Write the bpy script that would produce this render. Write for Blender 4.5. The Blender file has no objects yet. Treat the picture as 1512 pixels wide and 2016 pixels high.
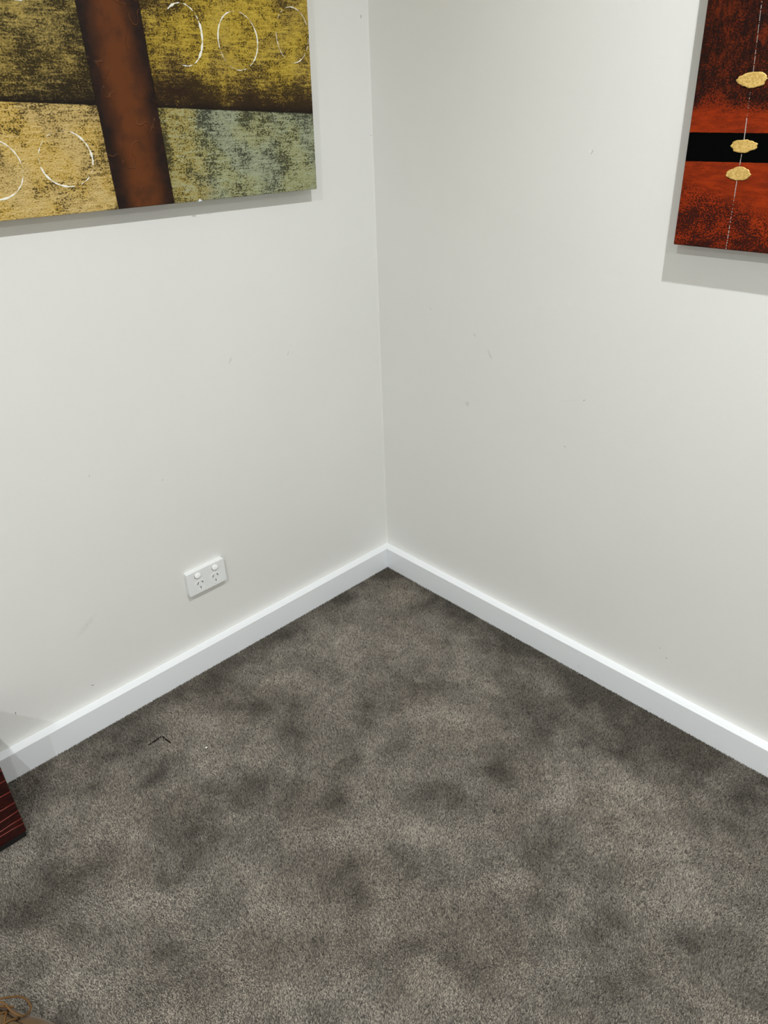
import bpy, bmesh, math, random
import numpy as np
from mathutils import Vector, Matrix

random.seed(7)
rng = np.random.default_rng(11)
scene = bpy.context.scene
col = scene.collection

# ------------------------------------------------------------------ camera
CAM = Vector((-1.46873, -1.57626, 1.42593))
AZ, PITCH, ROLL, FPX = 0.8238, -0.51956, -0.03796, 1463.86
fwd = Vector((math.cos(PITCH)*math.cos(AZ), math.cos(PITCH)*math.sin(AZ), math.sin(PITCH)))
r0 = fwd.cross(Vector((0, 0, 1))).normalized()
u0 = r0.cross(fwd)
rgt = math.cos(ROLL)*r0 + math.sin(ROLL)*u0
upv = -math.sin(ROLL)*r0 + math.cos(ROLL)*u0
cd = bpy.data.cameras.new('camera')
cd.sensor_fit = 'VERTICAL'; cd.sensor_height = 36.0; cd.lens = FPX*36.0/2016.0
cd.clip_start = 0.02
cam = bpy.data.objects.new('camera', cd); col.objects.link(cam)
cam.matrix_world = Matrix((
    (rgt.x, upv.x, -fwd.x, CAM.x), (rgt.y, upv.y, -fwd.y, CAM.y),
    (rgt.z, upv.z, -fwd.z, CAM.z), (0, 0, 0, 1)))
scene.camera = cam

# ------------------------------------------------------------------ world, exposure
w = bpy.data.worlds.new('world'); scene.world = w; w.use_nodes = True
w.node_tree.nodes['Background'].inputs[0].default_value = (0.02, 0.02, 0.02, 1)
w.node_tree.nodes['Background'].inputs[1].default_value = 1.0
vs = scene.view_settings
vs.view_transform = 'Standard'; vs.look = 'None'; vs.gamma = 1.0; vs.use_curve_mapping = False
vs.exposure = 0.25
scene.cycles.diffuse_bounces = 6
# ceiling downlights: x, y, power (W); the last three are unseen, added as ambient fill
ROOM_X, ROOM_Y, CEIL = -4.3, -4.0, 2.4
DOWNLIGHTS = [(-0.625, -1.39, 16.5), (-1.965, -1.36, 14.5), (-3.3, -1.36, 6.0),
              (-1.965, -2.75, 13.0), (-3.3, -2.75, 19.0)]
LIGHT_COLOR = (0.975, 0.995, 1.0)

# ------------------------------------------------------------------ helpers
def lin(r, g, b, k=1.0):
    f = lambda c: (c/255/12.92 if c/255 <= .04045 else ((c/255+.055)/1.055)**2.4)*k
    return (f(r), f(g), f(b), 1.0)

class NT:
    """small helper to write node graphs"""
    def __init__(s, name):
        s.m = bpy.data.materials.new(name); s.m.use_nodes = True
        s.t = s.m.node_tree; s.n = s.t.nodes; s.l = s.t.links
        s.bsdf = s.n['Principled BSDF']
    def put(s, sock, v):
        if isinstance(v, bpy.types.NodeSocket): s.l.new(v, sock)
        elif v is not None: sock.default_value = v
    def set(s, **kw):
        for k, v in kw.items(): s.put(s.bsdf.inputs[k.replace('_', ' ')], v)
        return s.m
    def coord(s, kind='Object'):
        return s.n.new('ShaderNodeTexCoord').outputs[kind]
    def math(s, op, a, b=None, c=None, clamp=False):
        n = s.n.new('ShaderNodeMath'); n.operation = op; n.use_clamp = clamp
        for i, v in enumerate((a, b, c)): s.put(n.inputs[i], v)
        return n.outputs[0]
    def sep(s, v):
        n = s.n.new('ShaderNodeSeparateXYZ'); s.put(n.inputs[0], v); return n.outputs
    def mapping(s, v, loc=(0, 0, 0), rot=(0, 0, 0), scale=(1, 1, 1), kind='POINT'):
        n = s.n.new('ShaderNodeMapping'); n.vector_type = kind
        s.put(n.inputs['Vector'], v); n.inputs['Location'].default_value = loc
        n.inputs['Rotation'].default_value = rot; n.inputs['Scale'].default_value = scale
        return n.outputs[0]
    def noise(s, v, scale, detail=3, rough=.55, dist=0.0, stretch=None, off=(0, 0, 0)):
        if stretch or off != (0, 0, 0): v = s.mapping(v, loc=off, scale=stretch or (1, 1, 1))
        n = s.n.new('ShaderNodeTexNoise')
        s.put(n.inputs['Vector'], v)
        n.inputs['Scale'].default_value = scale; n.inputs['Detail'].default_value = detail
        n.inputs['Roughness'].default_value = rough; n.inputs['Distortion'].default_value = dist
        return n.outputs[0]
    def ramp(s, v, a, b, lo=0.0, hi=1.0, smooth=True):
        n = s.n.new('ShaderNodeMapRange'); n.interpolation_type = 'SMOOTHSTEP' if smooth else 'LINEAR'
        for i, x in enumerate((v, a, b, lo, hi)): s.put(n.inputs[i], x)
        return n.outputs[0]
    def mix(s, f, a, b, mode='MIX'):
        n = s.n.new('ShaderNodeMix'); n.data_type = 'RGBA'; n.blend_type = mode
        s.put(n.inputs[0], f); s.put(n.inputs[6], a); s.put(n.inputs[7], b)
        return n.outputs[2]
    def bump(s, h, strength=.5, dist=.001, normal=None):
        n = s.n.new('ShaderNodeBump'); n.inputs['Strength'].default_value = strength
        n.inputs['Distance'].default_value = dist; s.put(n.inputs['Height'], h)
        if normal is not None: s.put(n.inputs['Normal'], normal)
        return n.outputs[0]
    def attr(s, name):
        n = s.n.new('ShaderNodeAttribute'); n.attribute_name = name; return n.outputs['Fac']

def tag(o, label=None, cat=None, group=None, kind=None):
    if label: o['label'] = label
    if cat: o['category'] = cat
    if group: o['group'] = group
    if kind: o['kind'] = kind
    return o

def link(name, me, mat=None, parent=None):
    o = bpy.data.objects.new(name, me); col.objects.link(o)
    if mat is not None and me is not None and len(me.materials) == 0: me.materials.append(mat)
    if parent is not None: o.parent = parent
    return o

def empty(name, loc=(0, 0, 0), mat=None):
    o = bpy.data.objects.new(name, None); col.objects.link(o); o.empty_display_size = .05
    if mat is not None: o.matrix_world = mat
    else: o.location = loc
    return o

def from_bm(name, bm, mat, parent=None, smooth=False):
    me = bpy.data.meshes.new(name); bm.normal_update(); bm.to_mesh(me); bm.free()
    if smooth: me.polygons.foreach_set('use_smooth', [True]*len(me.polygons))
    return link(name, me, mat, parent)

def box_bm(x0, x1, y0, y1, z0, z1, bevel=0.0, seg=2):
    bm = bmesh.new()
    v = [bm.verts.new((x, y, z)) for x in (x0, x1) for y in (y0, y1) for z in (z0, z1)]
    for f in ((0, 1, 3, 2), (4, 6, 7, 5), (0, 4, 5, 1), (2, 3, 7, 6), (0, 2, 6, 4), (1, 5, 7, 3)):
        bm.faces.new([v[i] for i in f])
    if bevel: bmesh.ops.bevel(bm, geom=bm.edges[:], offset=bevel, segments=seg, affect='EDGES', profile=.5)
    bmesh.ops.recalc_face_normals(bm, faces=bm.faces)
    return bm

def loft_bm(rings, cap=True, closed=True):
    """rings: lists of points of equal length"""
    bm = bmesh.new(); R = [[bm.verts.new(p) for p in r] for r in rings]; n = len(R[0])
    for a, b in zip(R, R[1:]):
        for i in range(n if closed else n-1):
            j = (i+1) % n; bm.faces.new((a[i], a[j], b[j], b[i]))
    if cap: bm.faces.new(R[0][::-1]); bm.faces.new(R[-1])
    bmesh.ops.recalc_face_normals(bm, faces=bm.faces)
    return bm

def tube_bm(pts, r, n=8, closed=False, flat=1.0):
    pts = [Vector(p) for p in pts]; rings = []; N = len(pts); prev = None
    for i, p in enumerate(pts):
        a = pts[(i-1) % N] if (closed or i > 0) else p
        b = pts[(i+1) % N] if (closed or i < N-1) else p
        t = (b-a).normalized()
        ref = Vector((0, 0, 1)) if abs(t.z) < .92 else Vector((1, 0, 0))
        s = t.cross(ref).normalized(); q = s.cross(t)
        rr = r(i/(N-1)) if callable(r) else r
        rings.append([p + s*math.cos(k*2*math.pi/n)*rr + q*math.sin(k*2*math.pi/n)*rr*flat for k in range(n)])
    if closed: rings.append(rings[0])
    bm = bmesh.new(); R = [[bm.verts.new(p) for p in rg] for rg in (rings[:-1] if closed else rings)]
    if closed: R.append(R[0])
    for a, b in zip(R, R[1:]):
        for i in range(n):
            j = (i+1) % n; bm.faces.new((a[i], a[j], b[j], b[i]))
    if not closed: bm.faces.new(R[0][::-1]); bm.faces.new(R[-1])
    bmesh.ops.recalc_face_normals(bm, faces=bm.faces)
    return bm

def smooth_path(pts, n=8):
    """Catmull-Rom through the points"""
    P = [Vector(p) for p in pts]; P = [2*P[0]-P[1]] + P + [2*P[-1]-P[-2]]; out = []
    for i in range(1, len(P)-2):
        a, b, c, d = P[i-1:i+3]
        for k in range(n):
            t = k/n
            out.append(.5*((2*b) + (c-a)*t + (2*a-5*b+4*c-d)*t*t + (3*b-a-3*c+d)*t**3))
    out.append(P[-2]); return out

# ------------------------------------------------------------------ wall materials
def mark(nt, v, axis, c, half_len, half_wid, ang, soft=.5):
    """a scuff on a wall: 1 inside a small stretched ellipse. axis 'y': wall in xz, axis 'x': wall in yz"""
    if axis == 'y':
        m = nt.mapping(v, loc=(c[0], 0, c[1]), rot=(0, -ang, 0), scale=(half_len, 1000, half_wid), kind='TEXTURE')
    else:
        m = nt.mapping(v, loc=(0, c[0], c[1]), rot=(ang, 0, 0), scale=(1000, half_len, half_wid), kind='TEXTURE')
    n = nt.n.new('ShaderNodeVectorMath'); n.operation = 'LENGTH'; nt.l.new(m, n.inputs[0])
    return nt.ramp(n.outputs['Value'], 1.0-soft, 1.0, 1.0, 0.0)

def wall_material(name, axis=None, marks=()):
    nt = NT(name); v = nt.coord('Object')
    big = nt.noise(v, 1.7, 3)
    c = nt.mix(nt.ramp(big, .3, .7), lin(228, 228, 224), lin(231, 231, 227))
    broken = nt.ramp(nt.noise(v, 260, 2), .35, .6)
    for (cx, cz, hl, hw, ang, soft, colr, amt) in marks:
        f = mark(nt, v, axis, (cx, cz), hl, hw, ang, soft)
        f = nt.math('MULTIPLY', f, amt)
        if soft > .8: f = nt.math('MULTIPLY', f, broken)
        c = nt.mix(f, c, colr)
    peel = nt.noise(v, 330, 2, .5)
    roll = nt.noise(v, 45, 3, .5)
    h = nt.math('ADD', nt.math('MULTIPLY', peel, .35), nt.math('MULTIPLY', roll, .25))
    return nt.set(Base_Color=c, Roughness=.55, Normal=nt.bump(h, .30, .0012), Specular_IOR_Level=.35)

DK = lin(120, 115, 106); GR = lin(176, 173, 165); WH = lin(245, 245, 242)
left_marks = [
    (-.0225, 1.573, .005, .0012, 1.5, .4, DK, .9), (-.003, 1.318, .004, .002, .3, .4, GR, .8),
    (-.512, .846, .013, .004, 1.1, .9, GR, .6), (-.334, .820, .010, .0025, 1.0, .9, GR, .6),
    (-1.231, .158, .004, .0014, 1.4, .4, DK, .9), (-1.046, .123, .0045, .0013, -.3, .4, DK, .9),
    (-.922, .676, .0025, .0012, 1.3, .4, GR, .9), (-.75, .60, .003, .0015, .5, .5, GR, .6),
    (-1.15, .62, .05, .02, .4, 1.0, WH, .35), (-1.02, .30, .05, .012, .6, 1.0, GR, .25)]
right_marks = [
    (-.656, 1.296, .0065, .0012, 2.1, .4, DK, .4), (-.650, 1.298, .004, .0012, 2.0, .4, WH, .8),
    (-.412, .820, .020, .006, 1.0, .95, GR, .5), (-.341, .667, .010, .010, .4, .95, GR, .55),
    (-.361, .861, .010, .006, .7, .95, GR, .4), (-.655, .757, .045, .0008, 2.85, .8, GR, .25),
    (-.698, .769, .003, .0012, 2.5, .4, DK, .7), (-.658, .637, .003, .0013, .2, .4, DK, .6),
    (-.205, .903, .006, .0014, .5, .5, GR, .5), (-1.006, .165, .0025, .0015, .4, .4, DK, .7),
    (-.985, .185, .0025, .0015, .4, .4, DK, .5)]
M_wall_left = wall_material('painted_wall_left', 'y', left_marks)
M_wall_right = wall_material('painted_wall_right', 'x', right_marks)
M_wall = wall_material('painted_wall_plain')
nt = NT('ceiling_paint'); M_ceil = nt.set(Base_Color=lin(245, 245, 243), Roughness=.7,
        Normal=nt.bump(nt.noise(nt.coord(), 300, 2), .15, .001))
nt = NT('gloss_trim_paint'); v = nt.coord('Object')
brush = nt.noise(v, 60, 3, .6, stretch=(1, 1, 9))
ch = nt.ramp(nt.noise(v, 90, 2, .5, off=(3, 1, 7)), .76, .80)
M_trim = nt.set(Base_Color=nt.mix(nt.math('MULTIPLY', ch, .5), lin(240, 243, 246), lin(150, 146, 140)),
                Roughness=.32, Normal=nt.bump(brush, .12, .0006))

# ------------------------------------------------------------------ room shell
T = .1
FZ = -.0065                                  # slab level under the pile; pile tips reach z = 0
tag(from_bm('floor', box_bm(ROOM_X-T, T, ROOM_Y-T, T, FZ-.1, FZ), None), kind='structure')
tag(from_bm('ceiling', box_bm(ROOM_X-T, T, ROOM_Y-T, T, CEIL, CEIL+T), M_ceil), kind='structure')
tag(from_bm('wall_left', box_bm(ROOM_X-T, T, 0, T, FZ, CEIL), M_wall_left), kind='structure')
tag(from_bm('wall_right', box_bm(0, T, ROOM_Y-T, 0, FZ, CEIL), M_wall_right), kind='structure')
tag(from_bm('wall_behind', box_bm(ROOM_X-T, 0, ROOM_Y-T, ROOM_Y, FZ, CEIL), M_wall), kind='structure')
tag(from_bm('wall_far', box_bm(ROOM_X-T, ROOM_X, ROOM_Y, 0, FZ, CEIL), M_wall), kind='structure')

BH, BT = .0725, .0258
def baseboard(name, along):
    """square-edged board with an eased top arris, mitred into the corner at the origin"""
    L = -ROOM_X if along == 'x' else -ROOM_Y
    e = .0022
    prof = [(0, FZ), (BT, FZ), (BT, BH-e), (BT-e*.3, BH-e*.3), (BT-e, BH), (0, BH)]
    rings = []
    for end in (0, 1):
        ring = []
        for d, z in prof:
            s = d + .00015 if end == 0 else L - d
            ring.append((-s, -d, z) if along == 'x' else (-d, -s, z))
        rings.append(ring)
    return tag(from_bm(name, loft_bm(rings), M_trim), kind='structure')
baseboard('baseboard_left', 'x')
baseboard('baseboard_right', 'y')
# the bead of filler paint that rounds the inside corner of the two walls
rb = .0035
# concave fillet: centre of the arc stands in the room
pr = [(0.0, 0.0), (-rb, 0.0)] + [(-rb+rb*math.sin(a), -rb+rb*math.cos(a)) for a in [k*math.pi/16 for k in range(1, 8)]] + [(0.0, -rb)]
tag(from_bm('trim_1', loft_bm([[(x, y, BH) for x, y in pr], [(x, y, CEIL) for x, y in pr]]), M_wall), kind='structure')

# ------------------------------------------------------------------ carpet
SEAM = [((-1.003, -.161), (-.963, -.158)), ((-.963, -.158), (-.958, -.197))]
FLAP = (-.982, -.182, .022)
def vnoise(x, y, s, seed):
    g = np.random.default_rng(seed).random((160, 160))
    u = (x+5)/s; w_ = (y+5)/s; i = np.floor(u).astype(int); j = np.floor(w_).astype(int)
    f = u-i; h = w_-j; f = f*f*(3-2*f); h = h*h*(3-2*h); i %= 159; j %= 159
    return (g[i, j]*(1-f)+g[i+1, j]*f)*(1-h) + (g[i, j+1]*(1-f)+g[i+1, j+1]*f)*h
PATCHES = [(-0.75,-0.217,0.067,-0.069,-0.033,-0.048,-0.7),(-0.777,-0.229,0.013,-0.014,-0.011,-0.016,1),(-0.752,-0.4,0.041,-0.042,-0.023,-0.03,-0.6),(-0.485,-0.241,0.082,-0.085,-0.028,-0.034,-0.4),(-0.681,-0.571,0.026,-0.027,-0.026,-0.029,-0.6),(-0.783,-0.596,0.033,-0.034,-0.023,-0.028,-0.6),(-0.502,-0.472,0.047,-0.049,-0.039,-0.041,-0.6),(-0.551,-0.635,0.031,-0.032,-0.035,-0.035,-0.9),(-0.349,-0.532,0.058,-0.06,-0.017,-0.016,-0.5),(-0.422,-0.835,0.034,-0.035,-0.037,-0.029,-0.8),(-0.574,-0.868,0.048,-0.049,-0.026,-0.022,-0.6),(-0.6,-0.782,0.05,-0.05,-0.021,-0.019,-0.5),(-0.56,-1.012,0.038,-0.039,-0.06,-0.045,-0.7),(-0.21,-0.785,0.055,-0.057,-0.06,-0.044,-0.6),(-0.22,-0.901,0.044,-0.045,-0.036,-0.024,-0.6),(-0.51,-1.18,0.022,-0.022,-0.025,-0.015,-0.6),(-0.132,-0.992,0.07,-0.072,-0.06,-0.035,-0.7),(-0.174,-1.293,0.062,-0.063,-0.078,-0.035,-0.9),(-0.103,-1.138,0.051,-0.052,-0.044,-0.022,-0.6),(-0.883,-0.453,0.051,-0.052,-0.035,-0.049,-0.8),(-1.053,-0.459,0.057,-0.057,-0.035,-0.058,-0.7),(-1.077,-0.318,0.025,-0.026,-0.036,-0.066,-0.6),(-0.962,-0.641,0.009,-0.009,-0.026,-0.035,-0.5),(-0.886,-0.802,0.037,-0.038,-0.03,-0.034,-0.5),(-0.777,-0.827,0.031,-0.031,-0.021,-0.022,-0.4),(-1.155,-0.547,0.045,-0.045,-0.018,-0.031,-0.5),(-1.325,-0.36,0.061,-0.062,-0.024,-0.058,-0.9),(-1.39,-0.39,0.059,-0.059,-0.021,-0.055,-0.8),(-1.36,-0.493,0.036,-0.036,-0.013,-0.03,-0.6),(-1.221,-0.661,0.042,-0.042,-0.015,-0.026,-0.7),(-1.057,-0.865,0.055,-0.054,-0.018,-0.022,-0.3),(-0.88,-0.987,0.028,-0.028,-0.018,-0.017,-0.5),(-0.716,-1.079,0.063,-0.064,-0.025,-0.019,-0.6),(-0.611,-1.185,0.042,-0.042,-0.035,-0.023,-0.5),(-0.609,-1.325,0.053,-0.053,-0.042,-0.023,-0.6),(-0.455,-1.398,0.041,-0.041,-0.057,-0.026,-0.5),(-1.258,-0.113,0.069,-0.07,-0.024,-0.059,-0.5),(-1.071,-0.127,0.073,-0.074,-0.023,-0.047,-0.4),(-0.862,-1.111,0.02,-0.02,-0.034,-0.029,-0.6),(-0.986,-1.012,0.013,-0.013,-0.024,-0.025,-0.5),(-0.025,-0.34,0.077,-0.081,-0.05,-0.044,-0.6),(-0.04,-0.608,0.081,-0.085,-0.055,-0.041,-0.7),(-0.034,-0.858,0.076,-0.078,-0.068,-0.043,-0.7),(-0.029,-1.074,0.071,-0.072,-0.064,-0.033,-0.7),(-0.251,-0.063,0.045,-0.048,-0.027,-0.031,-0.5),(-0.497,-0.064,0.064,-0.067,-0.029,-0.039,-0.6),(-0.758,-0.081,0.06,-0.062,-0.023,-0.035,-0.6),(-0.871,-0.21,0.037,-0.038,-0.038,-0.062,0.8),(-0.927,-0.275,0.036,-0.037,-0.026,-0.043,0.6),(-0.609,-0.235,0.059,-0.061,-0.031,-0.041,0.5),(-0.285,-0.286,0.127,-0.132,-0.058,-0.06,0.6),(-0.41,-0.288,0.072,-0.074,-0.045,-0.05,0.5),(-0.432,-0.61,0.083,-0.085,-0.04,-0.037,0.7),(-0.622,-0.562,0.035,-0.036,-0.033,-0.036,0.5),(-0.235,-0.562,0.059,-0.061,-0.04,-0.034,0.4),(-0.794,-0.455,0.035,-0.036,-0.024,-0.032,0.6),(-0.853,-0.68,0.063,-0.064,-0.033,-0.04,0.6),(-0.949,-0.507,0.033,-0.033,-0.02,-0.029,0.6),(-1.228,-0.244,0.075,-0.076,-0.018,-0.04,0.7),(-1.339,-0.261,0.048,-0.048,-0.015,-0.038,0.6),(-1.235,-0.545,0.081,-0.081,-0.016,-0.03,0.8),(-1.384,-0.525,0.042,-0.042,-0.024,-0.057,0.7),(-1.088,-0.708,0.043,-0.043,-0.03,-0.044,0.5),(-0.695,-0.839,0.071,-0.071,-0.037,-0.035,0.5),(-0.345,-0.913,0.051,-0.052,-0.032,-0.023,0.6),(-0.321,-1.064,0.065,-0.066,-0.037,-0.023,0.6),(-0.339,-1.199,0.069,-0.07,-0.058,-0.031,0.7),(-0.438,-1.006,0.04,-0.04,-0.034,-0.024,0.4),(-0.921,-1.039,0.033,-0.033,-0.026,-0.025,0.6),(-0.703,-1.017,0.073,-0.073,-0.026,-0.021,0.3),(-0.422,-1.299,0.064,-0.065,-0.041,-0.021,0.4),(-0.712,-1.196,0.06,-0.06,-0.032,-0.022,0.4)]
def carpet_tone(x, y):
    wx = x + .05*(vnoise(x, y, .09, 1)-.5) + .022*(vnoise(x, y, .03, 2)-.5)
    wy = y + .05*(vnoise(x, y, .09, 3)-.5) + .022*(vnoise(x, y, .03, 4)-.5)
    t = np.zeros_like(x)
    for cx, cy, ax, ay, bx, by, a in PATCHES:
        det = ax*by-ay*bx
        p = ((wx-cx)*by-(wy-cy)*bx)/det; q = (ax*(wy-cy)-ay*(wx-cx))/det
        t += a*np.exp(-.9*(p*p+q*q))
    t = np.tanh(t*.95)
    t += .5*(vnoise(x, y, .16, 5)-.5) + .95*(vnoise(x, y, .065, 6)-.5) + .75*(vnoise(x, y, .028, 7)-.5)
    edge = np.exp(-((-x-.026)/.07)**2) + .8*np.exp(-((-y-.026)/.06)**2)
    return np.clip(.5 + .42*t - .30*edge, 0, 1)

def build_carpet():
    P = .0026
    X0, X1, Y0, Y1 = -2.25, -BT+.0004, -2.25, -BT+.0004
    gx, gy = np.meshgrid(np.arange(X1, X0, -P), np.arange(Y1, Y0, -P), indexing='ij')
    x = gx.ravel(); y = gy.ravel(); k = x+y > -3.0; x = x[k]; y = y[k]; n = len(x)
    x = np.minimum(x + rng.uniform(-.5, .5, n)*P, X1-.0004); y = np.minimum(y + rng.uniform(-.5, .5, n)*P, Y1-.0004)
    keep = np.ones(n, bool)
    for (a, b) in SEAM:
        a = np.array(a); b = np.array(b); d = b-a; L2 = d@d
        s = np.clip(((x-a[0])*d[0]+(y-a[1])*d[1])/L2, 0, 1)
        dist = np.hypot(x-a[0]-s*d[0], y-a[1]-s*d[1]) + .0012*(rng.random(n)-.5)
        keep &= dist > .0022
    keep &= ~((x > -1.87) & (x < -1.3225) & (y > -.2095))          # under the stand
    x = x[keep]; y = y[keep]; n = len(x)
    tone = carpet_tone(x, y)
    inflap = np.exp(-(((x-FLAP[0])**2+(y-FLAP[1])**2)/FLAP[2]**2)**2)
    ang = rng.uniform(0, 2*math.pi, n)
    rad = P*rng.uniform(.62, .85, n)
    h = -FZ*rng.uniform(.72, 1.06, n)*(1-.35*inflap)
    la = 2*math.pi*vnoise(x, y, .12, 9)*1.5
    lx = .0009*np.cos(la) + rng.normal(0, .0011, n); ly = .0009*np.sin(la) + rng.normal(0, .0011, n)
    V = np.empty((n, 4, 3))
    for i in range(3):
        V[:, i, 0] = x + rad*np.cos(ang+i*2.0944); V[:, i, 1] = y + rad*np.sin(ang+i*2.0944); V[:, i, 2] = FZ+.0004
    V[:, 3, 0] = x+lx; V[:, 3, 1] = y+ly; V[:, 3, 2] = FZ+h
    V[:, :, 0] = np.minimum(V[:, :, 0], X1); V[:, :, 1] = np.minimum(V[:, :, 1], Y1)
    b = (np.arange(n)*4)[:, None, None]
    F = (np.array([[0, 1, 3], [1, 2, 3], [2, 0, 3]])[None] + b).reshape(-1)
    me = bpy.data.meshes.new('carpet_pile')
    me.vertices.add(n*4); me.vertices.foreach_set('co', V.reshape(-1).astype(np.float32))
    me.loops.add(n*9); me.loops.foreach_set('vertex_index', F.astype(np.int32))
    me.polygons.add(n*3); me.polygons.foreach_set('loop_start', np.arange(0, n*9, 3, dtype=np.int32))
    me.update(calc_edges=True)
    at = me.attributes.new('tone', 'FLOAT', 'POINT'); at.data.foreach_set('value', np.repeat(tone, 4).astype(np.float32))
    rv = np.clip(rng.normal(.5, .24, n), 0, 1)
    at = me.attributes.new('yarn', 'FLOAT', 'POINT'); at.data.foreach_set('value', np.repeat(rv, 4).astype(np.float32))
    nt = NT('carpet_yarn')
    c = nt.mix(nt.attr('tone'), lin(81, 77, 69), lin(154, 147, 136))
    warm = nt.ramp(nt.noise(nt.coord(), 3.0, 2), .45, .65)
    c = nt.mix(nt.math('MULTIPLY', warm, .35), c, nt.mix(nt.attr('tone'), lin(86, 78, 68), lin(152, 140, 126)))
    k = nt.ramp(nt.attr('yarn'), 0, 1, .35, 1.75, smooth=False)
    cc = nt.n.new('ShaderNodeCombineColor')
    for i in range(3): nt.l.new(k, cc.inputs[i])
    c = nt.mix(1.0, c, cc.outputs[0], 'MULTIPLY')
    m = nt.set(Base_Color=c, Roughness=.95, Specular_IOR_Level=.15, Sheen_Weight=.1)
    return tag(link('carpet_pile', me, m), 'mottled grey-taupe cut pile carpet covering the floor', 'carpet', kind='stuff')
carpet = build_carpet()
# the knife cut in the carpet shows its dark backing
nt = NT('cut_backing'); M_cut = nt.set(Base_Color=lin(40, 36, 31), Roughness=1.0, Specular_IOR_Level=0.0)
for k_, (a_, b_) in enumerate(SEAM):
    rr_ = random.Random(k_); A_ = Vector((*a_, 0)); B_ = Vector((*b_, 0)); d_ = (B_-A_).normalized(); q_ = Vector((-d_.y, d_.x, 0))
    rings_ = []
    for i_ in range(13):
        p_ = A_.lerp(B_, i_/12) + q_*rr_.uniform(-.0006, .0006); h_ = .0014*min(1, .35+i_/3, .35+(12-i_)/3)
        rings_.append([(p_+q_*h_)[:2]+(FZ+.0002,), (p_+q_*h_)[:2]+(FZ+.0034,), (p_-q_*h_)[:2]+(FZ+.0034,), (p_-q_*h_)[:2]+(FZ+.0002,)])
    from_bm('carpet_cut', loft_bm(rings_), M_cut, carpet)
nt = NT('carpet_ground'); v = nt.coord()
sp = nt.noise(v, 420, 2, .6)
M_ground = nt.set(Base_Color=nt.mix(nt.ramp(sp, .3, .7), lin(78, 74, 67), lin(128, 122, 113)), Roughness=1.0,
                  Specular_IOR_Level=.1, Normal=nt.bump(sp, .8, .004))
bpy.data.objects['floor'].data.materials.append(M_ground)

# ------------------------------------------------------------------ downlights
nt = NT('downlight_white_metal'); M_dl = nt.set(Base_Color=lin(240, 240, 238), Roughness=.4)
nt = NT('downlight_diffuser')
nt.set(Base_Color=(.8, .8, .8, 1), Emission_Color=(*LIGHT_COLOR, 1), Emission_Strength=6.0); M_dlens = nt.m
WHERE = ['nearest the right wall', 'in front of the large gold painting', 'added as unseen fill over the far left end of the room',
         'added as unseen fill behind the viewer', 'added as unseen fill in the rear left of the room']
for i, (lx, ly, pw) in enumerate(DOWNLIGHTS):
    t = tag(empty('downlight', (lx, ly, CEIL)), 'round white recessed ceiling downlight ' + WHERE[i], 'downlight', 'recessed ceiling downlights')
    prof = [(.052, 0), (.052, -.003), (.049, -.005), (.042, -.004), (.040, 0)]
    rings = [[(r*math.cos(a), r*math.sin(a), z) for a in [k*math.pi/16 for k in range(32)]] for r, z in prof]
    from_bm('trim_ring', loft_bm(rings, cap=False), M_dl, t, True)
    from_bm('diffuser', loft_bm([[(r*math.cos(a), r*math.sin(a), z) for a in [k*math.pi/16 for k in range(32)]]
            for r, z in ((.0405, -.0002), (.0405, -.0012))]), M_dlens, t)
    ld = bpy.data.lights.new('downlight_lamp', 'AREA'); ld.shape = 'DISK'; ld.size = .032
    ld.spread = math.radians(168); ld.energy = pw; ld.color = LIGHT_COLOR
    lo = bpy.data.objects.new('lamp', ld); col.objects.link(lo); lo.parent = t; lo.location = (0, 0, -.0025)

# ------------------------------------------------------------------ left painting
DC = .0385
def wall_frame(o, right, tilt):
    """matrix with X along the wall to the right, Y up, Z out of the wall, rolled by tilt"""
    right = Vector(right); up = Vector((0, 0, 1))
    x = math.cos(tilt)*right + math.sin(tilt)*up; y = -math.sin(tilt)*right + math.cos(tilt)*up
    z = x.cross(y)
    return Matrix(((x.x, y.x, z.x, o[0]), (x.y, y.y, z.y, o[1]), (x.z, y.z, z.z, o[2]), (0, 0, 0, 1)))

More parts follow.
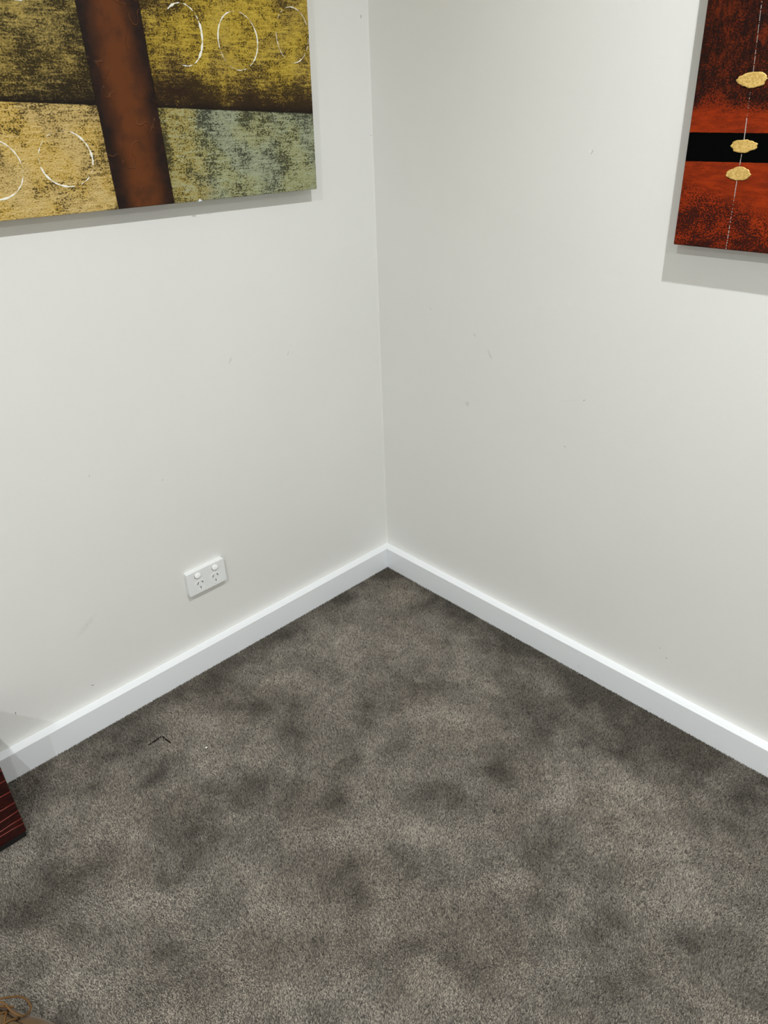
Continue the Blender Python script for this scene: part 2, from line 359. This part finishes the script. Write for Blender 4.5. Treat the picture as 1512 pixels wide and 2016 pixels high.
def gold_canvas_material():
    nt = NT('gold_abstract_paint'); v = nt.coord('Object'); s = nt.sep(v); u, vv = s[0], s[1]
    M = nt.math
    wob = nt.math('MULTIPLY', M('SUBTRACT', nt.noise(v, 60, 2), .5), .0016)
    # distances to the painted seams (metres)
    dl = M('ADD', M('ADD', u, wob), M('ADD', .518, M('MULTIPLY', vv, .0435)))       # >0 right of stripe's left edge
    dr = M('ADD', M('ADD', u, wob), M('ADD', .3911, M('MULTIPLY', vv, .0475)))      # >0 right of stripe's right edge
    vb = M('SUBTRACT', .1797, M('MULTIPLY', M('ADD', u, .3958), .0437))
    dv = M('SUBTRACT', M('ADD', vv, wob), vb)                                         # >0 above the seam
    # relief
    grit = nt.noise(v, 300, 3, .62, stretch=(1, 1.2, 1))
    grit2 = nt.noise(v, 120, 3, .6, dist=.8)
    streak = nt.noise(v, 24, 5, .65, stretch=(1, 8, 1))
    cloud = nt.noise(v, 15, 5, .62, off=(2.2, .4, 0))
    cloud2 = nt.noise(v, 9, 3, .55, off=(7.1, 3.4, 0))
    g = M('ADD', M('MULTIPLY', grit, .65), M('MULTIPLY', grit2, .35))
    def panel(light, light2, hi, dark, wash, bias, edge):
        """light paint dragged over a dark ground: the ground stays in the pits of the texture"""
        base = nt.mix(nt.ramp(cloud2, .42, .58), light, light2)
        base = nt.mix(nt.ramp(streak, .50, .68, 0, .55), base, hi)
        thr = M('ADD', M('ADD', M('MULTIPLY', M('SUBTRACT', cloud, .5), .62), bias), M('MULTIPLY', M('SUBTRACT', streak, .5), -.34))
        thr = M('ADD', thr, M('MULTIPLY', edge, .16))
        base = nt.mix(edge, base, wash)
        f = nt.ramp(M('SUBTRACT', g, thr), -.055, .040)
        return nt.mix(f, nt.mix(.86, base, dark), nt.mix(nt.ramp(M('SUBTRACT', g, thr), .05, .14, 0, .5), base, hi))
    e_ul = nt.math('MINIMUM', .88, M('ADD', nt.ramp(dv, 0, .15, .62, 0), nt.ramp(dl, -.10, 0, 0, .35)))
    ul = panel(lin(166, 142, 68), lin(132, 116, 64), lin(214, 186, 104), lin(34, 25, 12), lin(66, 52, 28), .435, e_ul)
    e_ur = nt.math('MINIMUM', .92, M('ADD', nt.ramp(dv, .005, .10, .85, 0), nt.ramp(dr, 0, .16, .30, 0)))
    ur = panel(lin(186, 156, 52), lin(150, 124, 54), lin(230, 200, 84), lin(40, 26, 10), lin(70, 42, 22), .435, e_ur)
    e_ll = nt.ramp(dl, -.03, 0, 0, .30)
    ll = panel(lin(208, 172, 82), lin(198, 168, 100), lin(240, 212, 146), lin(44, 36, 18), lin(96, 80, 48), .428, e_ll)
    e_lr = nt.ramp(dr, 0, .02, .35, 0)
    yl = nt.ramp(M('ADD', dr, M('MULTIPLY', M('SUBTRACT', cloud, .5), .25)), .03, .13, 1, 0)
    lr = panel(nt.mix(yl, lin(154, 160, 130), lin(176, 156, 78)), nt.mix(yl, lin(166, 166, 116), lin(178, 160, 84)),
               lin(184, 192, 162), lin(36, 36, 26), lin(120, 112, 66), .475, e_lr)
    # stripe
    mid = nt.ramp(nt.math('ABSOLUTE', M('ADD', M('MULTIPLY', M('ADD', dl, dr), .5), M('MULTIPLY', M('SUBTRACT', cloud, .5), .05))), 0.010, .058, 1, 0)
    st = nt.mix(mid, lin(26, 13, 7), lin(98, 51, 17))
    st = nt.mix(nt.math('MULTIPLY', nt.ramp(nt.noise(v, 22, 4, .6, off=(4, 4, 1)), .45, .68), .55), st, lin(58, 30, 16))
    ripple = nt.noise(v, 10, 2, .5, dist=.8, off=(1.3, 5.2, 2))
    crease = nt.ramp(nt.math('ABSOLUTE', M('SUBTRACT', ripple, .5)), 0, .006, 1, 0)
    crease = M('MULTIPLY', crease, nt.ramp(nt.noise(v, 11, 2, off=(9, 1, 4)), .47, .58))
    st = nt.mix(nt.math('MULTIPLY', crease, .45), st, lin(138, 86, 50))
    up = nt.ramp(dv, -.0006, .0006); rt = nt.ramp(dr, -.0006, .0006); lf = nt.ramp(dl, -.0006, .0006, 1, 0)
    cl = nt.mix(up, ll, ul); cr = nt.mix(up, lr, ur)
    c = nt.mix(lf, nt.mix(rt, st, cr), cl)
    # thin shadowy airbrush line just above the seam
    seam = M('MULTIPLY', nt.ramp(dv, 0, .016, 1, 0), nt.ramp(dv, -.0012, 0, 0, 1))
    side = M('MAXIMUM', rt, lf)
    c = nt.mix(M('MULTIPLY', M('MULTIPLY', seam, side), .9), c, lin(26, 17, 10))
    rough_panel = side
    h = M('ADD', M('MULTIPLY', M('MULTIPLY', g, side), 1.0), M('MULTIPLY', M('MULTIPLY', crease, M('SUBTRACT', 1.0, side)), .25))
    h = M('ADD', h, M('MULTIPLY', M('MULTIPLY', streak, side), .12)); h = M('ADD', h, M('MULTIPLY', side, .15))
    return nt.set(Base_Color=c, Roughness=.55, Specular_IOR_Level=.22, Normal=nt.bump(h, 1.0, .0065))

def ribbon_ring(cx, cy, rx, ry, a0, a1, seed, wid=.0012, gap=.35, n=220, rot=0.0):
    """brush-drawn white ring: raised ribbon that breaks up where the brush ran dry"""
    rr = np.random.default_rng(seed); bm = bmesh.new(); prev = None
    ph = rr.uniform(0, 6.28, 4)
    for k in range(n+1):
        t = k/n; a = a0+(a1-a0)*t
        wv = .62+.38*math.sin(2.3*a+ph[0]) + .25*math.sin(7*a+ph[1]) + .22*math.sin(19*a+ph[2]) + rr.normal(0, .10)
        wv -= gap
        tp = min(1, t*14, (1-t)*14)
        hw = wid*.5*max(0.0, min(wv, 1.15))*(.35+.65*tp) + .00003
        if wv < .02: prev = None; continue
        ex = 1+.012*math.sin(3*a+ph[3]) + rr.normal(0, .0022)
        c, s = math.cos(a), math.sin(a); ring = []
        for q, z in ((-1, 0), (-.6, .0007), (.6, .0007), (1, 0)):
            x = (rx*ex+q*hw)*c; y = (ry*ex+q*hw)*s
            ring.append(bm.verts.new((cx+x*math.cos(rot)-y*math.sin(rot), cy+x*math.sin(rot)+y*math.cos(rot), z+.0001)))
        if prev:
            for i in range(3): bm.faces.new((prev[i], prev[i+1], ring[i+1], ring[i]))
        prev = ring
    bmesh.ops.recalc_face_normals(bm, faces=bm.faces)
    return bm

def canvas_bm(x0, x1, y0, y1, d):
    bm = box_bm(x0, x1, y0, y1, -d, 0, .0022, 3)
    return bm

gp = tag(empty('abstract_painting', mat=wall_frame((-.22636, -DC, 1.21384), (1, 0, 0), -.02693)),
         'large gold and brown abstract canvas with white rings on the left wall', 'painting')
from_bm('canvas', canvas_bm(-1.05, 0, 0, .80, DC-.0035), gold_canvas_material(), gp)
nt = NT('ring_white_paint'); M_ringw = nt.set(Base_Color=lin(246, 244, 232), Roughness=.45)
RINGS = [(-.605, .096, .0515, .0480, 1.75, -4.35, 3, .0042, .22),
         (-.740, .086, .0500, .0500, 2.2, -4.2, 5, .0033, .06),
         (-.3215, .3055, .0440, .0530, 2.25, -1.95, 8, .0048, .05),
         (-.192, .2995, .0490, .0525, 3.9, -2.15, 12, .0032, .10),
         (-.0475, .3155, .0445, .0520, 4.1, -1.75, 21, .0024, .32),
         (-.633, .3900, .0400, .0460, 3.6, -2.5, 31, .0036, .05),
         (-.760, .3900, .0400, .0460, 3.6, -2.5, 33, .0017, .15),
         (-.870, .090, .0500, .0490, 2.0, -4.0, 35, .0017, .12)]
for cx, cy, rx, ry, a0, a1, sd, wd, gp_ in RINGS:
    from_bm('white_ring', ribbon_ring(cx, cy, rx, ry, a0, a1, sd, wd, gp_), M_ringw, gp)
# chip of pale filler clinging to the lower edge
bm = bmesh.new(); bmesh.ops.create_icosphere(bm, subdivisions=2, radius=.0036)
for q in bm.verts: q.co = Vector((q.co.x*1.25, q.co.y*.7, q.co.z*.6))*(1+.3*math.sin(q.co.x*900+q.co.y*700))
bmesh.ops.translate(bm, verts=bm.verts, vec=(-.3290, .0008, .0006))
nt = NT('filler_white'); o = from_bm('paint_chip', bm, nt.set(Base_Color=lin(226, 232, 240), Roughness=.7), gp, True)

# ------------------------------------------------------------------ right painting
def red_canvas_material():
    nt = NT('red_abstract_paint'); v = nt.coord('Object'); s = nt.sep(v); u, vv = s[0], s[1]; M = nt.math
    grit = nt.noise(v, 330, 3, .62)
    clot = nt.noise(v, 22, 5, .6, dist=.6, off=(3.3, 1.7, 0))
    drag = nt.noise(v, 30, 4, .6, stretch=(1, 4, 1), off=(.4, 2.2, 0))
    dragv = nt.noise(v, 40, 4, .6, stretch=(3, 1, 1), off=(5.4, 2.2, 0))
    cl = nt.noise(v, 13, 3, .5, off=(6, 6, 2))
    orange = nt.mix(nt.ramp(drag, .35, .68), lin(122, 36, 3), lin(150, 47, 6))
    deep = nt.mix(nt.ramp(dragv, .35, .65), lin(46, 16, 5), lin(96, 33, 7))
    upper = nt.ramp(M('ADD', vv, M('MULTIPLY', M('SUBTRACT', cl, .5), .10)), .205, .265)
    c = nt.mix(upper, orange, deep)
    # clotted dark texture: over the upper field and the lower third
    low = nt.ramp(M('ADD', vv, M('MULTIPLY', u, .35)), .05, .145, 1, 0)
    zone = M('MAXIMUM', M('MULTIPLY', upper, .9), low)
    thr = M('ADD', M('MULTIPLY', M('SUBTRACT', clot, .5), 2.0), M('SUBTRACT', M('MULTIPLY', zone, .24), .04))
    dk = nt.ramp(M('SUBTRACT', thr, M('MULTIPLY', M('SUBTRACT', grit, .5), 3.2)), .08, .34)
    dk = M('MULTIPLY', dk, nt.ramp(zone, 0, .5, .15, 1))
    c = nt.mix(M('MULTIPLY', dk, .84), c, lin(24, 8, 5))
    tip = M('MULTIPLY', M('MULTIPLY', dk, nt.ramp(grit, .58, .72)), .45)
    c = nt.mix(tip, c, lin(134, 50, 28))
    bottom_dark = nt.ramp(vv, 0, .02, .35, 0); c = nt.mix(bottom_dark, c, lin(40, 14, 8))  # colour darkens towards the lower edge of the canvas
    wob = M('MULTIPLY', M('SUBTRACT', nt.noise(v, 90, 2), .5), .0012)
    top = nt.ramp(M('ADD', vv, M('ADD', wob, M('MULTIPLY', u, .012))), .1918, .1926, 1, 0)
    bot = nt.ramp(M('ADD', vv, wob), .1449, .1455)
    band = M('MULTIPLY', top, bot)
    c = nt.mix(band, c, lin(4, 5, 5))
    h = M('MULTIPLY', M('ADD', M('MULTIPLY', M('MULTIPLY', grit, dk), 1.0), M('MULTIPLY', drag, .15)), M('SUBTRACT', 1.0, band))
    rgh = nt.ramp(band, 0, 1, .5, .6)
    return nt.set(Base_Color=c, Roughness=rgh, Specular_IOR_Level=nt.ramp(band, 0, 1, .14, .02), Normal=nt.bump(h, 1.0, .005))

rp = tag(empty('abstract_painting', mat=wall_frame((-DC, -.87748, 1.1442), (0, -1, 0), .01325)),
         'red and black abstract canvas with gold leaf discs on the right wall', 'painting')
from_bm('canvas', canvas_bm(0, .55, 0, .90, DC-.0035), red_canvas_material(), rp)
nt = NT('gold_leaf'); v = nt.coord()
gn = nt.noise(v, 320, 4, .6)
M_gold = nt.set(Base_Color=nt.mix(nt.ramp(gn, .35, .65), lin(196, 158, 82), lin(228, 194, 116)), Metallic=.25, Roughness=.4,
                Normal=nt.bump(gn, .3, .0010))
def gold_leaf(cx, cy, w_, h_, seed):
    rr = np.random.default_rng(seed); bm = bmesh.new(); n = 64; rings = []
    j = rr.normal(0, .02, n); j = (j+np.roll(j, 1)+np.roll(j, 2)*.5)
    ph = rr.uniform(0, 6.28, 3)
    for f, z in ((1.0, .0001), (.985, .0011), (.9, .0013), (.7, .0012), (.4, .0012), (.12, .0012)):
        ring = []
        for k in range(n):
            a = 2*math.pi*k/n; c, s = math.cos(a), math.sin(a)
            lens = (abs(s)**1.25)*(1 if s > 0 else -1)
            e = 1 + j[k] + .05*math.sin(3*a+ph[0]) + .03*math.sin(7*a+ph[1])
            ring.append((cx+w_*.5*c*e*f, cy+h_*.5*lens*e*f, z+(.00016*f*math.sin(11*a+9*f+ph[2]) if z > .0005 else 0)))
        rings.append(ring)
    bm.free(); return loft_bm(rings)
for cx, cy, w_, h_, sd in ((.0970, .2700, .0515, .0235, 2), (.1019, .1709, .0470, .0212, 5), (.1015, .1271, .0445, .0220, 9),
                           (.100, .420, .052, .024, 14), (.103, .560, .050, .024, 15)):
    from_bm('gold_leaf_disc', gold_leaf(cx, cy, w_, h_, sd), M_gold, rp, True)
nt = NT('silver_line_paint'); M_line = nt.set(Base_Color=lin(172, 160, 154), Roughness=.45)
LINE = [(.0905, .80), (.0908, .42), (.0911, .3693), (.0964, .2816), (.0973, .2515), (.1008, .1808), (.1009, .1532), (.1005, .116), (.1017, .0523), (.1023, .0007)]
def line_seg(pa, pb, wid, dry, seed):
    rr = np.random.default_rng(seed); bm = bmesh.new(); prev = None; n = max(8, int(abs(pa[1]-pb[1])/.0009)); run = 1
    for k in range(n+1):
        t = k/n; x = pa[0]+(pb[0]-pa[0])*t + rr.normal(0, .00012); y = pa[1]+(pb[1]-pa[1])*t
        if rr.random() < dry: prev = None; continue
        hw = wid*.36*rr.uniform(.6, 1.1)
        ring = [bm.verts.new((x+q*hw, y, z)) for q, z in ((-1, .0001), (-.5, .0006), (.5, .0006), (1, .0001))]
        if prev:
            for i in range(3): bm.faces.new((prev[i], prev[i+1], ring[i+1], ring[i]))
        prev = ring
    bmesh.ops.recalc_face_normals(bm, faces=bm.faces)
    return bm
for i, (wd, dry) in enumerate(((.0014, .1), (.0014, .25), (.0014, .06), (.0015, .0), (.0016, .32), (.0018, .22), (.0024, .22), (.0018, .30), (.0022, .16))):
    if i == 3: continue
    a, b = LINE[i], LINE[i+1]
    if i == 4:   # above the band: dry at first, then a full stroke
        mid = (.0990, .2140)
        from_bm('silver_line', line_seg(a, mid, .0016, .40, 40), M_line, rp)
        from_bm('silver_line', line_seg(mid, b, .0026, .02, 41), M_line, rp); continue
    if i == 7:
        mid = (.1012, .0900)
        from_bm('silver_line', line_seg(a, mid, .0024, .05, 42), M_line, rp)
        from_bm('silver_line', line_seg(mid, b, .0014, .40, 43), M_line, rp); continue
    from_bm('silver_line', line_seg(a, b, wd, dry, 50+i), M_line, rp)

# ------------------------------------------------------------------ double power point
nt = NT('socket_plastic'); M_pl = nt.set(Base_Color=lin(236, 238, 238), Roughness=.38, Specular_IOR_Level=.45)
nt = NT('switch_plastic'); M_sw = nt.set(Base_Color=lin(248, 249, 250), Roughness=.28, Specular_IOR_Level=.5)
nt = NT('slot_black'); M_slot = nt.set(Base_Color=lin(16, 15, 14), Roughness=.8)
nt = NT('switch_gap_grey'); M_rec = nt.set(Base_Color=lin(96, 96, 94), Roughness=.6)
SD = .0144
def rrect(hw, hh, r, n=5):
    out = []
    for cx, cy, a0 in ((hw-r, hh-r, 0), (-hw+r, hh-r, 90), (-hw+r, -hh+r, 180), (hw-r, -hh+r, 270)):
        for k in range(n+1):
            a = math.radians(a0+90*k/n); out.append((cx+r*math.cos(a), cy+r*math.sin(a)))
    return out
po = tag(empty('power_point', mat=wall_frame((-.62873-.058, 0, .24578+.036), (1, 0, 0), .004)),
         'white double power point with two switches low on the left wall', 'power outlet')
def plate_bm(levels):
    return loft_bm([[(x, y, z) for x, y in rrect(hw, hh, r)] for hw, hh, r, z in levels])
from_bm('mounting_base', plate_bm([(.0580, .0360, .004, 0), (.0580, .0360, .004, .0062), (.0575, .0355, .004, .0066)]), M_pl, po)
from_bm('cover_plate', plate_bm([(.0576, .0356, .004, .0069), (.0586, .0366, .0045, .0069), (.0586, .0366, .0045, .0126),
                                 (.0580, .0360, .0045, .0138), (.0570, .0350, .0045, .0143), (.0548, .0328, .0045, SD), (.03, .018, .002, SD)]), M_pl, po)
def oval(hw, hh, n=28, p=2.4):
    return [(hw*abs(math.cos(a))**(2/p)*(1 if math.cos(a) > 0 else -1), hh*abs(math.sin(a))**(2/p)*(1 if math.sin(a) > 0 else -1))
            for a in [2*math.pi*k/n for k in range(n)]]
for sx in (-1, 1):
    kx, ky = sx*.0238, -.0108
    # moulded round face of the outlet: a thin raised lip with the face inside
    shp = oval(.0158, .0152, 36, 2.5)
    lv = [(1.0, SD-.0001), (1.0, SD+.0006), (.965, SD+.0008), (.94, SD+.0003), (.5, SD+.0003)]
    fc = from_bm('socket_face', loft_bm([[(kx+x*f, ky+y*f, z) for x, y in shp] for f, z in lv]), M_pl, po)
    for ax, ay, bx, by in ((-.0083, .0034, -.0040, .0099), (.0060, .0100, .0098, .0034), (.0004, -.0050, .0007, -.0118)):
        a = Vector((kx+ax, ky+ay, 0)); b = Vector((kx+bx, ky+by, 0)); d = (b-a).normalized(); q = Vector((-d.y, d.x, 0))*.0010
        pts = [a-q, b-q, b+q, a+q]
        from_bm('pin_slot', loft_bm([[(p.x, p.y, z) for p in pts] for z in (SD, SD+.00045)]), M_slot, fc)
    cx, cy = sx*.0272, .0212
    shp = oval(.0092, .0075, 32, 2.2)
    from_bm('switch_recess', loft_bm([[(cx+x*f, cy+y*f, z) for x, y in shp] for f, z in ((1.1, SD-.0001), (1.09, SD+.0002), (.9, SD+.0002))]), M_rec, po)
    tilt = .18
    rings = []
    for f, z in ((1.0, .0), (1.0, .0022), (.95, .0030), (.82, .0034), (.4, .0036)):
        rings.append([(cx+x*f, cy+.0006+y*f, SD+z*(1.0)+(y*f)*-tilt*(1 if z > 0 else 0)) for x, y in shp])
    from_bm('rocker_switch', loft_bm(rings), M_sw, po, True)

# ------------------------------------------------------------------ red cabinet at the left edge
nt = NT('dark_red_lacquer'); v = nt.coord()
gr = nt.noise(v, 30, 5, .65, stretch=(1, 1, 12))
sp = nt.noise(v, 40, 3, .6)
c = nt.mix(nt.ramp(gr, .4, .7), lin(22, 3, 3), lin(70, 9, 6))
M_red = nt.set(Base_Color=nt.mix(nt.ramp(sp, .45, .7), c, lin(48, 7, 5)), Roughness=.35, Normal=nt.bump(gr, .4, .001))
nt = NT('ridge_red'); M_ridge = nt.set(Base_Color=lin(104, 30, 18), Roughness=.4)
nt = NT('shade_base_black'); M_black = nt.set(Base_Color=lin(10, 9, 9), Roughness=.7)
RX, RY0, RY1, RH = -1.3235, -.207, -.032, .255
RXL = -1.86
cb = tag(empty('low_stand', ((RX+RXL)/2, (RY0+RY1)/2, 0)), 'dark red wooden stand with raised horizontal ridges at the left edge', 'stand')
def cpart(name, x0, x1, y0, y1, z0, z1, m, bev=.002, par=None):
    bm = box_bm(x0, x1, y0, y1, z0, z1, bev)
    bmesh.ops.translate(bm, verts=bm.verts, vec=-cb.location)
    return from_bm(name, bm, m, cb if par is None else par)
cpart('shade_base', RXL+.004, RX-.003, RY0+.003, RY1, FZ, .012, M_black)  # black strip standing in for the shadow under the stand's body
body = cpart('body', RXL, RX, RY0, RY1, .010, RH-.02, M_red, .0025)
cpart('top_board', RXL-.01, RX+.001, RY0-.008, RY1, RH-.02, RH, M_red, .003)
zs = [.036, .050, .078, .107, .139, .174, .207, .226]
for i, z in enumerate(zs):
    pts = []
    for k in range(25):
        t = k/24; x = RX-.0008 + (RXL-RX+.0016)*t
        pts.append((x-cb.location.x, RY0-.0002-cb.location.y, z + .0024*math.sin(9*t+i*1.7) + .0012*math.sin(31*t+i)))
    from_bm('ridge', tube_bm(pts, .0016, 6), M_ridge, cb, True)

# ------------------------------------------------------------------ tan suede shoe
nt = NT('tan_suede'); v = nt.coord()
n1 = nt.noise(v, 240, 3, .6); n2 = nt.noise(v, 24, 3)
M_suede = nt.set(Base_Color=nt.mix(nt.ramp(n2, .35, .65), lin(76, 55, 28), lin(92, 69, 38)), Roughness=.9, Sheen_Weight=.25,
                 Normal=nt.bump(n1, .4, .0008))
nt = NT('shoe_lace'); v = nt.coord()
M_lace = nt.set(Base_Color=nt.mix(nt.noise(v, 600, 2), lin(76, 48, 14), lin(120, 84, 36)), Roughness=.7)
nt = NT('shoe_sole_rubber'); M_sole = nt.set(Base_Color=lin(86, 66, 44), Roughness=.8)
nt = NT('shoe_lining'); M_lining = nt.set(Base_Color=lin(92, 72, 46), Roughness=.9)
nt = NT('eyelet_dark_brass'); M_eye = nt.set(Base_Color=lin(46, 32, 16), Roughness=.5, Metallic=.6)
th = math.atan2(-.866, .5) - math.pi/2
shoe = tag(empty('shoe'), 'tan suede lace-up shoe with looped laces on the carpet at bottom left', 'shoe')
shoe.location = (-1.518, -.613, .0); shoe.rotation_euler = (0, 0, th)
def interp(tab, y):
    for (a, va), (b, vb_) in zip(tab, tab[1:]):
        if y <= b:
            t = (y-a)/(b-a); t = t*t*(3-2*t); return va+(vb_-va)*t
    return tab[-1][1]
HW = [(-.146, .006), (-.138, .022), (-.12, .030), (-.08, .033), (-.03, .0345), (.02, .040), (.06, .0455), (.09, .044), (.12, .034), (.136, .022), (.146, .006)]
HT = [(-.146, .040), (-.135, .074), (-.11, .080), (-.06, .083), (-.035, .096), (.0, .087), (.04, .070), (.08, .054), (.12, .044), (.138, .034), (.146, .024)]
def upper_pt(y, f, grow=0.0):
    """f in 0..1 from the wearer's one side over the top to the other"""
    a = math.pi*f; w_ = interp(HW, y)+grow; h_ = interp(HT, y)
    c, s = math.cos(a), math.sin(a)
    x = -w_*(abs(c)**.62)*(1 if c > 0 else -1)*(1-.12*s); z = .018+(h_-.018+grow)*(s**.72)
    return Vector((x, y, z))
ys = [-.146, -.143, -.138, -.13] + [-.12+.008*k for k in range(31)] + [.126, .132, .138, .143, .146]
bm = bmesh.new(); R = []
NF = 36
for y in ys:
    row = []
    for k in range(NF+1):
        p = upper_pt(y, k/NF)
        cav = max(0, min(1, (y+.128)/.008))*max(0, min(1, (-.042-y)/.010))
        inner = 1 if abs(p.x) < interp(HW, y)*.74 else 0
        if inner: p.z = p.z*(1-cav)+.026*cav
        row.append(bm.verts.new(p))
    R.append(row)
for a, b in zip(R, R[1:]):
    for i in range(NF): bm.faces.new((a[i], a[i+1], b[i+1], b[i]))
bm.faces.new(R[0][::-1]); bm.faces.new(R[-1])
bmesh.ops.recalc_face_normals(bm, faces=bm.faces)
from_bm('upper', bm, M_suede, shoe, True)
sol = []
for z, g in ((.0, .002), (.004, .0045), (.016, .0045), (.020, .0025)):
    ring = [(interp(HW, y)+g, y*(1+g/.146), z) for y in ys] + [(-interp(HW, y)-g, y*(1+g/.146), z) for y in ys[::-1]]
    sol.append(ring)
from_bm('sole', loft_bm(sol), M_sole, shoe)
# tongue and facings
tg = []
for y in [-.062+.008*k for k in range(15)]:
    h_ = upper_pt(y, .5).z + .0025 + max(0, (-.04-y))*.55; hw = .0185 - .05*max(0, y-.02)
    base = max(h_, .086 if y < -.03 else 0)
    tg.append([(-hw, y, base-.005), (-hw*.6, y, base), (hw*.6, y, base), (hw, y, base-.005), (hw*.6, y, base-.004), (-hw*.6, y, base-.004)])
from_bm('tongue', loft_bm(tg), M_lining, shoe, True)
eyes = [(-.028, .27), (-.008, .29), (.012, .31), (.032, .33)]
def eye_pt(y, f, s_):
    p = upper_pt(y, .5 - (.5-f)*.62, .0022)
    return Vector((p.x*(1 if s_ < 0 else -1), p.y, p.z))
for s_ in (-1, 1):
    for y, f in eyes:
        p = eye_pt(y, f, s_); nrm = Vector((p.x*8, 0, .35)).normalized()
        ax = nrm.cross(Vector((0, 1, 0))).normalized()
        ring = [p + (ax*math.cos(a) + Vector((0, 1, 0))*math.sin(a))*.0027 for a in [k*math.pi/7 for k in range(14)]]
        from_bm('eyelet', tube_bm(ring, .0009, 6, closed=True), M_eye, shoe, True)
for (ya, f), (yb, g) in zip(eyes, eyes[1:]):
    for s_ in (-1, 1):
        a = eye_pt(ya, f, s_); b = eye_pt(yb, g, -s_); m = (a+b)/2 + Vector((0, 0, .0075 + .002*s_))
        from_bm('lace', tube_bm(smooth_path([a, a.lerp(m, .5)+Vector((0, 0, .003)), m, b.lerp(m, .5)+Vector((0, 0, .003)), b], 5), .0019, 8, flat=.7), M_lace, shoe, True)
inv = Matrix.Translation(shoe.location) @ Matrix.Rotation(th, 4, 'Z'); inv = inv.inverted()
knot = upper_pt(-.030, .5) + Vector((0, 0, .008))
bm = bmesh.new(); bmesh.ops.create_uvsphere(bm, u_segments=14, v_segments=9, radius=.006)
for q in bm.verts: q.co = Vector((q.co.x*1.25, q.co.y, q.co.z*.8))*(1+.12*math.sin(q.co.x*700)) + knot
from_bm('knot', bm, M_lace, shoe, True)
# the bow's near loop flops over the side of the shoe towards the corner of the room
LOOP = [(-1.4959, -0.5921, 0.0920), (-1.4823, -0.5938, 0.0820), (-1.4705, -0.5956, 0.0700), (-1.4635, -0.6025, 0.0600), (-1.4623, -0.6141, 0.0550), (-1.4675, -0.6264, 0.0600), (-1.4760, -0.6356, 0.0740), (-1.4821, -0.6364, 0.0840), (-1.4892, -0.6249, 0.0920), (-1.4976, -0.5986, 0.0940)]
LOOP = [inv @ Vector(p) for p in LOOP]
from_bm('lace_loop', tube_bm(smooth_path([knot] + LOOP + [knot + Vector((0, .003, -.001))], 7), .0019, 8, flat=.8), M_lace, shoe, True)
k2 = knot
other = [k2 + Vector(q) for q in ((.012, -.004, .004), (.030, -.008, .002), (.044, -.002, -.014), (.047, .010, -.026), (.036, .014, -.016), (.016, .006, -.002))]
from_bm('lace_loop', tube_bm(smooth_path([knot] + other + [knot], 7), .0019, 8, flat=.8), M_lace, shoe, True)
for s_ in (-1, 1):
    tail = [knot, knot+Vector((s_*.008, .012, .002)), knot+Vector((s_*.020, .030, -.012)), knot+Vector((s_*.030, .046, -.026))]
    tl = from_bm('lace_tail', tube_bm(smooth_path(tail, 6), .0019, 8), M_lace, shoe, True)

# ------------------------------------------------------------------ crumbs on the carpet
nt = NT('white_fleck'); M_fleck = nt.set(Base_Color=lin(245, 244, 240), Roughness=.7)
nt = NT('dark_fleck'); M_dfleck = nt.set(Base_Color=lin(30, 27, 24), Roughness=.8)
def fleck(name, x, y, sx, sy, sz, m, label, seed):
    rr = random.Random(seed); bm = bmesh.new(); bmesh.ops.create_icosphere(bm, subdivisions=1, radius=1)
    for q in bm.verts:
        k = rr.uniform(.75, 1.2); q.co = Vector((q.co.x*sx*k, q.co.y*sy*k, (q.co.z+.75)*sz*k))
    o = from_bm(name, bm, m); o.location = (x, y, -.0015); o.rotation_euler.z = rr.uniform(0, 3)
    return tag(o, label, 'fleck')
fleck('paint_fleck', -.905, -.278, .0028, .0022, .0026, M_fleck, 'tiny white paint fleck on the carpet near the cut flap', 1)
fleck('crumb', -0.324, -0.721, .0022, .0012, .0012, M_dfleck, 'dark crumb lying on the carpet midway along the right skirting', 968)
fleck('crumb', -0.448, -0.415, .0022, .0012, .0012, M_dfleck, 'dark crumb on the carpet in front of the room corner', 740)
fleck('crumb', -0.393, -1.180, .0022, .0012, .0012, M_dfleck, 'small dark crumb on the carpet towards the right', 1259)
